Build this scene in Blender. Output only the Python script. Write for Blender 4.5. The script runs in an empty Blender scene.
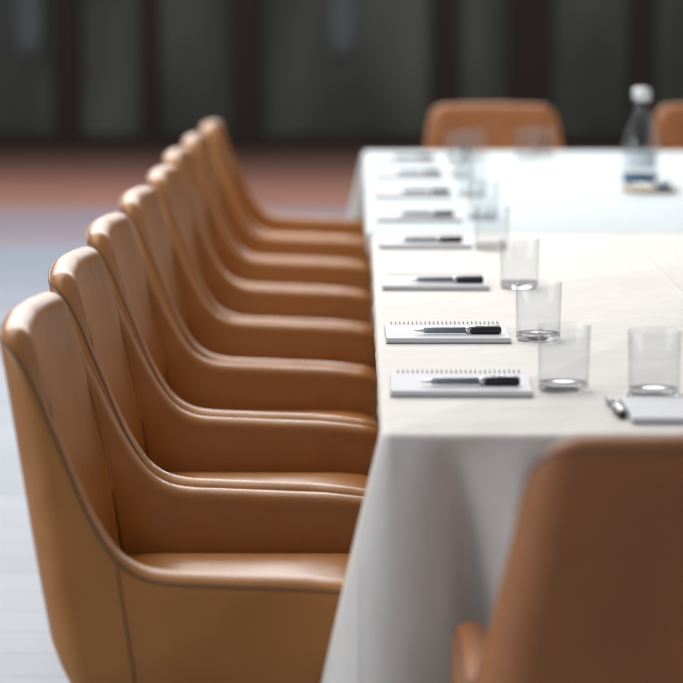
import bpy, math, numpy as np, random
from mathutils import Vector
random.seed(3)
S = bpy.context.scene
S.view_settings.view_transform = 'Standard'
COL = S.collection

# ---------------------------------------------------------------- materials
def newmat(name):
    m = bpy.data.materials.new(name); m.use_nodes = True
    return m, m.node_tree, m.node_tree.nodes['Principled BSDF']
def simple(name, col, rough=.5, metal=0, **kw):
    m, nt, b = newmat(name)
    b.inputs['Base Color'].default_value = (*col, 1)
    b.inputs['Roughness'].default_value = rough
    b.inputs['Metallic'].default_value = metal
    for k, v in kw.items(): b.inputs[k.replace('_', ' ')].default_value = v
    return m
def noisy(name, c1, c2, scale=5, rough=.5, bump=0, bscale=200, stretch=(1,1,1), detail=4, soft=0, softscale=9, lo=.35, hi=.65, **kw):
    m, nt, b = newmat(name)
    tc = nt.nodes.new('ShaderNodeTexCoord'); mp = nt.nodes.new('ShaderNodeMapping')
    mp.inputs['Scale'].default_value = stretch
    nt.links.new(tc.outputs['Object'], mp.inputs[0])
    n = nt.nodes.new('ShaderNodeTexNoise'); n.inputs['Scale'].default_value = scale; n.inputs['Detail'].default_value = detail
    nt.links.new(mp.outputs[0], n.inputs['Vector'])
    r = nt.nodes.new('ShaderNodeValToRGB')
    r.color_ramp.elements[0].position = lo; r.color_ramp.elements[1].position = hi
    r.color_ramp.elements[0].color = (*c1, 1); r.color_ramp.elements[1].color = (*c2, 1)
    nt.links.new(n.outputs['Fac'], r.inputs[0]); nt.links.new(r.outputs[0], b.inputs['Base Color'])
    b.inputs['Roughness'].default_value = rough
    if bump:
        n2 = nt.nodes.new('ShaderNodeTexNoise'); n2.inputs['Scale'].default_value = bscale; n2.inputs['Detail'].default_value = 3
        nt.links.new(tc.outputs['Object'], n2.inputs['Vector'])
        bp = nt.nodes.new('ShaderNodeBump'); bp.inputs['Strength'].default_value = bump; bp.inputs['Distance'].default_value = .002
        nt.links.new(n2.outputs['Fac'], bp.inputs['Height']); nt.links.new(bp.outputs[0], b.inputs['Normal'])
        if soft:
            n3 = nt.nodes.new('ShaderNodeTexNoise'); n3.inputs['Scale'].default_value = softscale; n3.inputs['Detail'].default_value = 1.5
            nt.links.new(tc.outputs['Object'], n3.inputs['Vector'])
            b3 = nt.nodes.new('ShaderNodeBump'); b3.inputs['Strength'].default_value = soft; b3.inputs['Distance'].default_value = .014
            nt.links.new(n3.outputs['Fac'], b3.inputs['Height']); nt.links.new(b3.outputs[0], bp.inputs['Normal'])
    for k, v in kw.items(): b.inputs[k.replace('_', ' ')].default_value = v
    return m

M_leather = noisy('tan_leather', (.375,.146,.029), (.43,.175,.040), 6, .36, .2, 350, soft=.6, softscale=9)
M_leather2 = noisy('tan_leather_shaded', (.32,.112,.032), (.37,.138,.042), 6, .5, .2, 350, soft=.4, softscale=8)  # same tan leather, its different lighting put into a darker, redder colour
M_piping = simple('leather_piping', (.15,.062,.022), .5)
M_leg = simple('dark_leg_wood', (.03,.018,.012), .4)
M_paper = simple('paper', (.66,.67,.70), .6)
M_card = simple('pad_card', (.30,.30,.32), .6)
M_wire = simple('spiral_wire', (.30,.30,.33), .35, .7)
M_black = simple('pen_black', (.012,.014,.018), .3)
M_grey = simple('pen_grey', (.22,.25,.30), .3)
M_chrome = simple('pen_chrome', (.7,.7,.72), .2, 1)
def thin_glass(name, tint, edge=.5, base=.03, refr=0.0):
    m=bpy.data.materials.new(name); m.use_nodes=True; nt=m.node_tree
    nt.nodes.remove(nt.nodes['Principled BSDF']); out=nt.nodes['Material Output']
    tr=nt.nodes.new('ShaderNodeBsdfTransparent'); tr.inputs[0].default_value=(*tint,1)
    gl=nt.nodes.new('ShaderNodeBsdfGlossy'); gl.inputs['Roughness'].default_value=.02
    lw=nt.nodes.new('ShaderNodeLayerWeight'); lw.inputs[0].default_value=.5
    pw=nt.nodes.new('ShaderNodeMath'); pw.operation='POWER'; pw.inputs[1].default_value=4
    ml=nt.nodes.new('ShaderNodeMath'); ml.operation='MULTIPLY_ADD'; ml.inputs[1].default_value=edge; ml.inputs[2].default_value=base
    mx=nt.nodes.new('ShaderNodeMixShader')
    nt.links.new(lw.outputs['Facing'],pw.inputs[0]); nt.links.new(pw.outputs[0],ml.inputs[0]); nt.links.new(ml.outputs[0],mx.inputs[0])
    nt.links.new(tr.outputs[0],mx.inputs[1]); nt.links.new(gl.outputs[0],mx.inputs[2])
    last=mx
    if refr>0:
        rf=nt.nodes.new('ShaderNodeBsdfGlass'); rf.inputs['IOR'].default_value=1.35; rf.inputs['Roughness'].default_value=.03
        m2=nt.nodes.new('ShaderNodeMixShader'); m2.inputs[0].default_value=refr
        nt.links.new(mx.outputs[0],m2.inputs[1]); nt.links.new(rf.outputs[0],m2.inputs[2]); last=m2
    nt.links.new(last.outputs[0],out.inputs[0]); return m
M_thin = thin_glass('thin_glass_wall', (.965,.972,.978), .65, .03)
M_glass = thin_glass('clear_glass', (.97,.975,.98), .4, .06, .55)
M_label = simple('blue_label', (.02,.10,.22), .5)
M_print = simple('pale_label', (.62,.70,.76), .5)
M_cap = simple('bottle_cap', (.75,.78,.8), .3, .3)
M_cork = simple('coaster_wood', (.55,.43,.28), .7)
M_board = simple('table_board', (.3,.2,.12), .5)
M_reflection = simple('pale_reflection', (.26,.30,.31), .8)  # colour of the pale reflections modelled in front of the panes

def cloth_mat(name, col):
    m, nt, b = newmat(name)
    tc = nt.nodes.new('ShaderNodeTexCoord')
    n = nt.nodes.new('ShaderNodeTexNoise'); n.inputs['Scale'].default_value = 3.0; n.inputs['Detail'].default_value = 4
    n2 = nt.nodes.new('ShaderNodeTexNoise'); n2.inputs['Scale'].default_value = 420
    n3 = nt.nodes.new('ShaderNodeTexNoise'); n3.inputs['Scale'].default_value = 14; n3.inputs['Detail'].default_value = 5
    for q in (n, n2, n3): nt.links.new(tc.outputs['Object'], q.inputs['Vector'])
    br = nt.nodes.new('ShaderNodeTexBrick'); br.offset = 0
    br.inputs['Scale'].default_value = 1; br.inputs['Brick Width'].default_value=.60; br.inputs['Row Height'].default_value=.68
    br.inputs['Mortar Size'].default_value=.006; br.inputs['Mortar Smooth'].default_value=1
    nt.links.new(tc.outputs['Object'], br.inputs['Vector'])
    prev=None
    for src,out,st,di in ((n,'Fac',.55,.03),(br,'Fac',.45,.002),(n3,'Fac',.5,.007),(n2,'Fac',.35,.001)):
        bp = nt.nodes.new('ShaderNodeBump'); bp.inputs['Distance'].default_value = di; bp.inputs['Strength'].default_value = st
        nt.links.new(src.outputs[out], bp.inputs['Height'])
        if prev: nt.links.new(prev.outputs[0], bp.inputs['Normal'])
        prev=bp
    nt.links.new(prev.outputs[0], b.inputs['Normal'])
    mx = nt.nodes.new('ShaderNodeMix'); mx.data_type='RGBA'
    mx.inputs['A'].default_value=(*[c*.94 for c in col],1); mx.inputs['B'].default_value=(*[c*1.05 for c in col],1)
    nt.links.new(n3.outputs['Fac'], mx.inputs['Factor']); nt.links.new(mx.outputs['Result'], b.inputs['Base Color'])
    b.inputs['Roughness'].default_value = .7
    return m
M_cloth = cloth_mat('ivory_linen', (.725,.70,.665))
M_cloth2 = cloth_mat('linen_cool_lit', (.59,.665,.70))  # cool light on the far table is tinted into the linen colour

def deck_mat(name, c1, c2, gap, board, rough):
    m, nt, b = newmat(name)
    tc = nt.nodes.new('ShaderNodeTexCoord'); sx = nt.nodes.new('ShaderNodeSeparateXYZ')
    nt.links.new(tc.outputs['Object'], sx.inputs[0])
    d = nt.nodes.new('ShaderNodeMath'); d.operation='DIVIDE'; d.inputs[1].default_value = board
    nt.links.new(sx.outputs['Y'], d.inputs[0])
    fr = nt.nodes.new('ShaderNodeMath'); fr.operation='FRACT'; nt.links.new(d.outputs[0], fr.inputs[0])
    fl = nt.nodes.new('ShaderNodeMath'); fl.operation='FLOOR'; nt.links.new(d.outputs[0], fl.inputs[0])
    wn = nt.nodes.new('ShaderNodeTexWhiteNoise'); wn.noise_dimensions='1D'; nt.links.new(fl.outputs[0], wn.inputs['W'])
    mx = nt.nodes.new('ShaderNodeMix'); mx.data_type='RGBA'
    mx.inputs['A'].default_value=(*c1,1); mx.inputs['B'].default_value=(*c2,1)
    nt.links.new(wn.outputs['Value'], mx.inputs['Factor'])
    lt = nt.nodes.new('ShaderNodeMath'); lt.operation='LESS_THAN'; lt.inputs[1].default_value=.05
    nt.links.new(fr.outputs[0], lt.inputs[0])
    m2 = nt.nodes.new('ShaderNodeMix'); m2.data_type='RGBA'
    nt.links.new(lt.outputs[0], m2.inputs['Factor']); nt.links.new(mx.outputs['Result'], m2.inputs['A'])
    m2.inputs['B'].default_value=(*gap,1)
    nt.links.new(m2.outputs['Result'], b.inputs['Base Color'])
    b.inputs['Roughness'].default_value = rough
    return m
M_deck_near = deck_mat('deck_sky_sheen', (.26,.295,.355), (.33,.365,.43), (.20,.225,.275), .16, .5)  # bluish sky sheen on the floor is painted into the deck colour
M_deck_mid = deck_mat('deck_half_sheen', (.205,.235,.30), (.26,.29,.355), (.17,.18,.23), .16, .5)
M_deck_mauve = deck_mat('deck_faint_sheen', (.22,.175,.205), (.27,.215,.245), (.15,.12,.14), .16, .5)  # painted sheen fades in steps towards the red wood
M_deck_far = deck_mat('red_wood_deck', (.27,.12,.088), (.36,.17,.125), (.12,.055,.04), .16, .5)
M_pane = noisy('dark_window_glass', (.070,.080,.060), (.21,.235,.19), .9, .3, 0, 1, (1.6,1,.7), detail=1.5, lo=.38, hi=.78)  # pale noise patches paint reflections into the pane colour
M_frame = simple('dark_brown_frame', (.036,.019,.014), .5)

# ---------------------------------------------------------------- mesh builder
class MB:
    def __init__(s): s.v=[]; s.f=[]; s.m=[]; s.sm=[]
    def add(s, vs, fs, m=0, smooth=True):
        o=len(s.v); s.v += [tuple(p) for p in vs]
        for f in fs: s.f.append(tuple(i+o for i in f)); s.m.append(m); s.sm.append(smooth)
    def loft(s, rings, m=0, closed=True, cap0=True, cap1=True, smooth=True):
        n=len(rings[0]); vs=[p for r in rings for p in r]; fs=[]
        for i in range(len(rings)-1):
            for j in range(n if closed else n-1):
                k=(j+1)%n; fs.append((i*n+j, i*n+k, (i+1)*n+k, (i+1)*n+j))
        if cap0: fs.append(tuple(range(n))[::-1])
        if cap1: fs.append(tuple((len(rings)-1)*n+j for j in range(n)))
        s.add(vs, fs, m, smooth)
    def lathe(s, prof, m=0, n=40, c=(0,0,0), cap0=False, cap1=False):
        rings=[[(c[0]+r*math.cos(a), c[1]+r*math.sin(a), c[2]+z) for a in (2*math.pi*k/n for k in range(n))] for r,z in prof]
        s.loft(rings, m, True, cap0, cap1)
    def tube(s, pts, r, m=0, n=8):
        pts=[Vector(p) for p in pts]; rings=[]
        for i,p in enumerate(pts):
            t=(pts[min(i+1,len(pts)-1)]-pts[max(i-1,0)]).normalized()
            up=Vector((0,0,1)) if abs(t.z)<.9 else Vector((1,0,0))
            a=t.cross(up).normalized(); b=t.cross(a)
            rr=r[i] if hasattr(r,'__len__') else r
            rings.append([tuple(p+a*rr*math.cos(q)+b*rr*math.sin(q)) for q in (2*math.pi*k/n for k in range(n))])
        s.loft(rings, m)
    def box(s, x0,x1,y0,y1,z0,z1, m=0, bev=.0):
        if bev<=0:
            vs=[(x,y,z) for z in (z0,z1) for x,y in ((x0,y0),(x1,y0),(x1,y1),(x0,y1))]
            s.loft([vs[:4],vs[4:]], m, smooth=False); return
        def rr(i,z):
            return [(x0+i,y0,z),(x1-i,y0,z),(x1,y0+i,z),(x1,y1-i,z),(x1-i,y1,z),(x0+i,y1,z),(x0,y1-i,z),(x0,y0+i,z)]
        def ins(i,z):
            q=rr(bev,z); cx=(x0+x1)/2; cy=(y0+y1)/2
            return [(x+(i if x<cx else -i), y+(i if y<cy else -i), z) for x,y,z in q]
        s.loft([ins(bev,z0),rr(bev,z0+bev),rr(bev,z1-bev),ins(bev,z1)], m, smooth=False)
    def mesh(s, name, mats):
        me=bpy.data.meshes.new(name); me.from_pydata(s.v,[],s.f)
        for m in mats: me.materials.append(m)
        me.polygons.foreach_set('material_index', s.m); me.polygons.foreach_set('use_smooth', s.sm)
        me.update()
        import bmesh
        bm=bmesh.new(); bm.from_mesh(me); bmesh.ops.recalc_face_normals(bm, faces=bm.faces); bm.to_mesh(me); bm.free()
        return me
def place(name, me, loc=(0,0,0), rz=0, parent=None):
    o=bpy.data.objects.new(name, me); COL.objects.link(o); o.location=loc; o.rotation_euler=(0,0,rz)
    if parent: o.parent=parent
    return o

def sstep(a,b,x):
    t=np.clip((x-a)/(b-a),0,1); return t*t*(3-2*t)

# ---------------------------------------------------------------- chair (faces +x)
def build_chair():
    mb=MB(); R=.052; FX=.27; B=.36; TH=.045; L=.44
    rear=lambda z: -.20-.17*max(z-.45,-.02)
    def hw(z,x):   # half width
        w=.286-.038*float(sstep(.5,.9,z))
        return w-.02*float(sstep(.0,-.25,x))
    half=[]
    for e in (0,.002,.006,.012,.02,.03): half.append(('s',e/L))
    for a in np.linspace(.1,1,40)[0:-1]: half.append(('s',float(a)))
    for a in np.linspace(0,1,12): half.append(('a',float(a)))
    for a in np.linspace(0,1,9)[1:]: half.append(('b',float(a)))
    def pt(k,a,z,ins=0):
        r=rear(z)
        low=max(0,(.47-z)/.11)
        ins2=ins+.045*low*low
        if k=='s':
            x=FX+(r+R-FX)*a; w=hw(z,x); n=(0,-1)
            p=(x,w)
        elif k=='a':
            w=hw(z,r+R); ang=math.pi/2*a
            p=(r+R-R*math.sin(ang), w-R+R*math.cos(ang)); n=(math.sin(ang),-math.cos(ang))
        else:
            w=hw(z,r+R)-R
            p=(r-.012*(1-(1-a)**2), w*(1-a)); n=(1,0)
        return (p[0]+n[0]*ins2, p[1]+n[1]*ins2)
    cp={'s':[(0,.535),(.05,.548),(.25,.558),(.72,.566),(.80,.572),(.87,.595),(.94,.668),(1,.79)],
        'a':[(0,.79),(.25,.85),(.5,.870),(.75,.878),(1,.881)],
        'b':[(0,.881),(1,.886)]}
    T=[float(np.interp(a,[q[0] for q in cp[k]],[q[1] for q in cp[k]])) for k,a in half]
    for _ in range(2):
        T=[T[0]]+[(T[i-1]+2*T[i]+T[i+1])/4 for i in range(1,len(T)-1)]+[T[-1]]
    def section(i, sgn):
        k,a=half[i]; t=T[i]; rt=TH/2; e=a*L if k=='s' else 1
        kf=1.0
        if e<.03: kf=math.sqrt(max(0,1-(1-e/.03)**2)); kf=max(kf,.12)
        th=TH
        P=[]
        P.append((th/2,B)); P.append((th*.15,B+.006)); P.append((0,B+.03))
        for q in np.linspace(0,1,14)[1:]: P.append((0,B+.03+(t-rt-B-.03)*q))
        for q in np.linspace(0,math.pi,9)[1:-1]: P.append((th/2-th/2*math.cos(q), t-rt+rt*math.sin(q)*.9))
        for q in np.linspace(1,0,14): P.append((th+.014*math.sin(q*math.pi), B+.03+(t-rt-B-.03)*q))
        out=[]
        for d,z in P:
            d=th/2+(d-th/2)*kf
            z=z-(1-kf)*.018*(1 if z>(t+B)/2 else -1)
            x,y=pt(k,a,z,d); out.append((x,y*sgn,z))
        return out
    n=len(half)
    rings=[section(i,1) for i in range(n)]+[section(i,-1) for i in range(n-2,-1,-1)]
    mb.loft(rings,0)
    def rim(d,dz):
        l=[]
        for i in list(range(4,n))+list(range(n-2,3,-1)):
            k,a=half[i]; x,y=pt(k,a,T[i]-dz,d); sg=1 if len(l)<n-4 else -1
            l.append((x,y*sg,T[i]-dz))
        return l
    mb.tube(rim(.002,.014),.0022,1,6)
    for sg in (1,-1):
        a=.86; zt=.575
        mb.tube([(pt('s',a,z,-.0001)[0],sg*pt('s',a,z,-.0001)[1],z) for z in np.linspace(.385,zt,12)],.0014,1,6)
    def rrect(x0,x1,h,r,z,n=8):
        o=[]
        for cx,cy,a0 in ((x1-r,h-r,0),(x0+r,h-r,90),(x0+r,-h+r,180),(x1-r,-h+r,270)):
            for q in range(n+1):
                an=math.radians(a0+90*q/n); o.append((cx+r*math.cos(an),cy+r*math.sin(an),z))
        return o
    mb.loft([rrect(-.15,.235,.215,.05,.352),rrect(-.165,.25,.225,.05,.36),rrect(-.165,.25,.225,.05,.40)],0)
    x0,x1,h=-.175,.268,.238
    rings=[]
    for z,i in ((.38,.008),(.39,.0),(.435,-.0),(.452,.003),(.464,.012),(.471,.025),(.478,.05),(.485,.09),(.489,.14),(.491,.19)):
        rings.append(rrect(x0+i,x1-i,h-i,max(.05-i*.3,.01),z))
    mb.loft(rings,0)
    c=rrect(x0+.004,x1-.004,h-.004,.05,.455); mb.tube(c+[c[0]],.003,1,6)
    for sx in (1,-1):
        for sy in (1,-1):
            mb.tube([(.17*sx+.02,.17*sy,.37),(.19*sx+.02,.19*sy,.2),(.22*sx+.01,.215*sy,.0)],[.02,.016,.011],2,12)
    return mb.mesh('dining_chair',[M_leather,M_piping,M_leg])
ch=build_chair()
ch2=ch.copy(); ch2.materials[0]=M_leather2
row=[(-.210,3.35,.0),(-.219,3.94,.0),(-.225,4.53,.0),(-.221,5.12,-.005),(-.215,5.71,.0),(-.224,6.30,-.005),(-.218,6.89,.0),(-.205,7.48,.0)]
for x,y,r in row: place('dining_chair', ch, (x,y,0), r)
place('dining_chair', ch2, (.404,2.67,0), math.pi/2)
place('dining_chair', ch2, (.478,8.29,0), -math.pi/2)
place('dining_chair', ch2, (1.275,8.29,0), -math.pi/2)
place('dining_chair', ch2, (1.97,8.29,0), -math.pi/2)

# ---------------------------------------------------------------- tables with cloth
ZT=.76
def build_table(name,x0,x1,y0,y1,seed,recess,flat_sides,mat):
    par=bpy.data.objects.new(name,None); COL.objects.link(par)
    R=.015; path=[]
    def line(ax,ay,bx,by,nx,ny,side):
        L=math.hypot(bx-ax,by-ay); N=int(L/.010)
        for i in range(N+1):
            t=i/N; path.append((ax+(bx-ax)*t,ay+(by-ay)*t,nx,ny,side,min(t,1-t)*L))
    def arc(cx,cy,a0,side):
        for q in range(1,10):
            a=math.radians(a0+90*q/10); path.append((cx+R*math.cos(a),cy+R*math.sin(a),math.cos(a),math.sin(a),side,0))
    line(x0,y1-R,x0,y0+R,-1,0,'L'); arc(x0+R,y0+R,180,'c')
    line(x0+R,y0,x1-R,y0,0,-1,'F'); arc(x1-R,y0+R,270,'c')
    line(x1,y0+R,x1,y1-R,1,0,'R'); arc(x1-R,y1-R,0,'c')
    line(x1-R,y1,x0+R,y1,0,1,'B'); arc(x0+R,y1-R,90,'c')
    rnd=random.Random(seed); ph=[rnd.uniform(0,6.28) for _ in range(6)]
    rows=[(-.010,0),(-.004,.0015),(-.001,.004),(0,.008)]+[(None,h) for h in np.linspace(.02,ZT-.012,34)]
    rings=[]
    for off,h in rows:
        r=[]; s=0; prev=None
        for (x,y,nx,ny,side,dc) in path:
            if prev: s+=math.hypot(x-prev[0],y-prev[1])
            prev=(x,y)
            if off is not None: o=off
            else:
                fold=(math.sin(s*19+ph[0]+h*1.2)+.8*math.sin(s*37+ph[1]-h)+.4*math.sin(s*61+ph[2]))/2
                amp=.045*(h/ZT)**.7
                hh=h**.85
                cor=.17*h*math.exp(-(dc/.075)**2)*(1-.3*h)
                c1=.075+.10*h
                dip=-.24*hh*math.exp(-((dc-c1)/.026)**2)*(1-.4*h)+.17*hh*math.exp(-((dc-c1-.085)/.035)**2)-.16*hh*math.exp(-((dc-c1-.16)/.03)**2)
                o=.08*h+amp*fold*(1-math.exp(-(dc/.16)**2)*.9)+cor+dip
                if side in flat_sides: o=.0005
                if recess and (side=='L' or (side=='c' and nx<-.01)):
                    k=float(sstep(recess[0],recess[0]+.06,y)*(1-sstep(recess[1]-.06,recess[1],y)))
                    if side=='L': o-=dip
                    o=o*(1-k)+k*(-.085*abs(nx)*float(sstep(.03,.16,h))+.004*fold)
                if side=='B' and side not in flat_sides:
                    k=1-math.exp(-(dc/.1)**2); o=o*(1-k)+k*.006*fold*h
            r.append((x+nx*o,y+ny*o,ZT-h))
        rings.append(r)
    mb=MB(); mb.loft(rings,0,True,True,False)
    place('tablecloth',mb.mesh('tablecloth',[mat]),parent=par)
    b=MB(); b.box(x0+.1,x1-.02,y0+.05,y1-.02,ZT-.035,ZT-.004,0)
    place('board',b.mesh('board',[M_board]),parent=par)
    b=MB()
    for lx in (x0+.18,x1-.16):
        for ly in (y0+.16,y1-.12): b.box(lx-.025,lx+.025,ly-.025,ly+.025,0,ZT-.034,0)
    place('legs',b.mesh('legs',[M_leg]),parent=par)
    return par
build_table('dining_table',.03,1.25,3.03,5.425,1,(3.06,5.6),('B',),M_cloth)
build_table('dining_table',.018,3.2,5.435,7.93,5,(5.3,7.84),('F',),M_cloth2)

# ---------------------------------------------------------------- notepads / pens
def pad_mesh():
    mb=MB(); w,d=.20,.165
    mb.box(0,w,0,d,0,.0015,1); mb.box(.001,w-.001,.001,d-.001,.0016,.0085,0)
    n=26
    for i in range(n):
        x=.012+(w-.024)*i/(n-1)
        mb.tube([(x,d-.006+.0075*math.cos(a)*1.0,.0065+.0064*math.sin(a)) for a in np.linspace(0,2*math.pi,13)],.0008,2,5)
    return mb.mesh('notepad',[M_paper,M_card,M_wire])
def pen_mesh():
    mb=MB()
    def seg(xs,rs,m): mb.loft([[(x,r*math.cos(a),r*math.sin(a)+.0062) for a in (2*math.pi*k/16 for k in range(16))] for x,r in zip(xs,rs)],m)
    seg((0,.004,.016,.018),(.0008,.0016,.0035,.0045),2)
    seg((.018,.03,.085),(.0046,.005,.005),1)
    seg((.085,.087,.090,.092),(.0055,.006,.006,.0055),2)
    seg((.092,.095,.138,.142),(.0056,.0062,.0062,.005),0)
    mb.box(.100,.140,-.0018,.0018,.0125,.0140,2); mb.box(.134,.140,-.0018,.0018,.010,.0140,2)
    return mb.mesh('pen',[M_black,M_grey,M_chrome])
pad=pad_mesh(); pen=pen_mesh()
py=[3.30,3.785,4.43,5.10,5.66,6.26,6.86,7.42]
pr=[-.012,.01,-.008,.012,-.01,.01,-.01,.01]
for i,y in enumerate(py):
    place('notepad',pad,(.045,y,ZT+.0008),pr[i])
    place('pen',pen,(.088+random.uniform(-.005,.012),y+.045,ZT+.0094),random.uniform(-.05,.05))
place('notepad',pad,(.360,3.10,ZT+.0008),.0)
place('pen',pen,(.343,3.275,ZT),-math.pi/2+.06)

# ---------------------------------------------------------------- glasses
def glass_mesh():
    mb=MB(); H=.094
    mb.lathe([(.0005,0.0),(.033,0),(.0345,.0008),(.0355,.003),(.0358,.009),(.0352,.0115),(.033,.0120),(.018,.0105),(.0005,.010)],0,64,cap0=True,cap1=True)
    mb.lathe([(.0359,.0095),(.0375,H-.0010),(.0371,H),(.0365,H),(.0361,H-.0010),(.0347,.0122)],1,64)
    return mb.mesh('drinking_glass',[M_glass,M_thin])
gm=glass_mesh()
for x,y in ((.292,3.36),(.291,3.83),(.303,4.47),(.286,5.10),(.30,5.72),(.30,6.32),(.30,6.90),(.31,7.50),(.37,7.62),(.532,7.60),(.592,7.68),(.414,3.31)):
    place('drinking_glass',gm,(x,y,ZT))

# ---------------------------------------------------------------- bottle on coaster
def bottle():
    par=bpy.data.objects.new('water_bottle',None); COL.objects.link(par); par.location=(.765,6.5,ZT+.012)
    mb=MB()
    mb.lathe([(.0005,0),(.040,0),(.046,.004),(.048,.012),(.046,.0165),(.020,.0145),(.0005,.0145)],0,48,cap0=True,cap1=True)
    mb.lathe([(.048,.012),(.048,.105),(.045,.130),(.034,.162),(.023,.190),(.0195,.212),(.0195,.228)],1,48)
    mb.lathe([(.0458,.0165),(.046,.105),(.043,.130),(.032,.162),(.021,.190),(.0175,.212),(.0175,.228)],1,48)
    mb.lathe([(.0175,.228),(.0225,.229),(.0232,.234),(.0225,.239),(.0175,.241),(.0175,.228)],0,48)
    place('glass_body',mb.mesh('glass_body',[M_glass,M_thin]),parent=par)
    mb=MB(); mb.lathe([(.0005,.242),(.024,.242),(.0245,.245),(.0245,.256),(.022,.262),(.010,.264),(.0005,.264)],0,32,cap0=True,cap1=True)
    place('cap',mb.mesh('cap',[M_cap]),parent=par)
    mb=MB(); mb.lathe([(.0482,.014),(.0486,.015),(.0486,.030),(.0482,.031)],0,48)
    mb.loft([[(.0484*math.cos(a),.0484*math.sin(a),z) for a in np.linspace(-2.5,-.7,20)] for z in (.05,.095)],1,False,False,False)
    place('label',mb.mesh('label',[M_label,M_print]),parent=par)
bottle()
mb=MB(); mb.lathe([(.0005,0),(.055,0),(.070,.004),(.078,.010),(.076,.0115),(.0005,.0115)],0,48,cap0=True,cap1=True)
place('wooden_coaster',mb.mesh('wooden_coaster',[M_cork]),(.785,6.46,ZT))
mb=MB(); mb.lathe([(.0005,0),(.0185,0),(.020,.002),(.020,.014),(.0005,.014)],0,32,cap0=True,cap1=True); mb.lathe([(.0005,.014),(.0205,.0142),(.0205,.022),(.018,.024),(.0005,.0245)],1,32,cap0=True,cap1=True)
jar=mb.mesh('mint_tin',[M_label,M_cap])
place('mint_tin',jar,(.815,6.415,ZT+.012))

# ---------------------------------------------------------------- floor & back wall
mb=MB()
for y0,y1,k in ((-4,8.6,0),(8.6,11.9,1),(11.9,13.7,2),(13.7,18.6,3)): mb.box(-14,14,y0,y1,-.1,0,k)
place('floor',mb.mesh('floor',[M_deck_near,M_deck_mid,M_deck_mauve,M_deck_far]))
mb=MB(); mb.box(-14,14,18.5,18.7,0,3.6); place('wall_back',mb.mesh('wall_back',[M_frame]))
mull=[(-5.4,.2),(-4.5,.2),(-3.4,.2),(-2.22,.20),(-1.59,.14),(-.85,.22),(.66,.22),(1.31,.30),(2.16,.20),(3.1,.2),(4.2,.2),(5.3,.2)]
for i,((a,wa),(b,wb)) in enumerate(zip(mull[:-1],mull[1:])):
    mb=MB(); mb.box(a+wa/2,b-wb/2,18.44,18.49,.10,3.2); place('window_%d'%(i+1),mb.mesh('window_pane',[M_pane]))
for i,(a,w) in enumerate(mull):
    mb=MB(); mb.box(a-w/2,a+w/2,18.34,18.5,0,3.3,0,.01); place('trim_%d'%(i+1),mb.mesh('trim_mullion',[M_frame]))
mb=MB(); mb.box(-14,14,18.32,18.5,0,.10,0); place('baseboard_back',mb.mesh('baseboard_back',[M_frame]))
for cx in (-.12,-2.50):  # added pale shapes stand in for reflections in the panes
    mb=MB(); rings=[]
    for z in np.linspace(3.1,.70,24):
        t=(3.1-z)/2.4; w=.11+.04*math.cos(t*5)-.05*float(sstep(.9,1,t))
        rings.append([(cx+w*math.cos(a), 18.38+.035*math.sin(a)*(1+.5*math.cos(9*a)),z) for a in np.linspace(0,2*math.pi,48,endpoint=False)])
    mb.loft(rings,0); place('pane_reflection',mb.mesh('pane_reflection',[M_reflection]))

# ---------------------------------------------------------------- light
w=bpy.data.worlds.new('sky'); S.world=w; w.use_nodes=True
bg=w.node_tree.nodes['Background']; bg.inputs[0].default_value=(.88,.93,1,1); bg.inputs[1].default_value=.34
def area(name,loc,rot,sx,sy,en,col):
    l=bpy.data.lights.new(name,'AREA'); l.shape='RECTANGLE'; l.size=sx; l.size_y=sy; l.energy=en; l.color=col
    o=bpy.data.objects.new(name,l); COL.objects.link(o); o.location=loc; o.rotation_euler=rot; return o
area('skylight',(-1.2,7.5,4.6),(math.radians(-15),math.radians(-12),0),3,7,275,(1,.94,.86))
area('side_fill',(-5.5,2.2,2.4),(0,math.radians(-72),0),2.5,5,165,(.97,.98,1))  # added fill from the left, placed to graze the cloth folds
area('back_sheen_light',(-1,15,4.6),(math.radians(-62),0,0),9,2,520,(.97,.98,1))  # added unseen light for highlights on tabletop, leather and floor

# ---------------------------------------------------------------- camera
cd=bpy.data.cameras.new('camera'); cam=bpy.data.objects.new('camera',cd); COL.objects.link(cam); S.camera=cam
cam.location=(0,0,1.35); cam.rotation_euler=(math.radians(90-8.80),0,math.radians(.394))
cd.sensor_width=36; cd.lens=126.5; cd.clip_end=200
cd.dof.use_dof=True; cd.dof.focus_distance=3.85; cd.dof.aperture_fstop=3.0
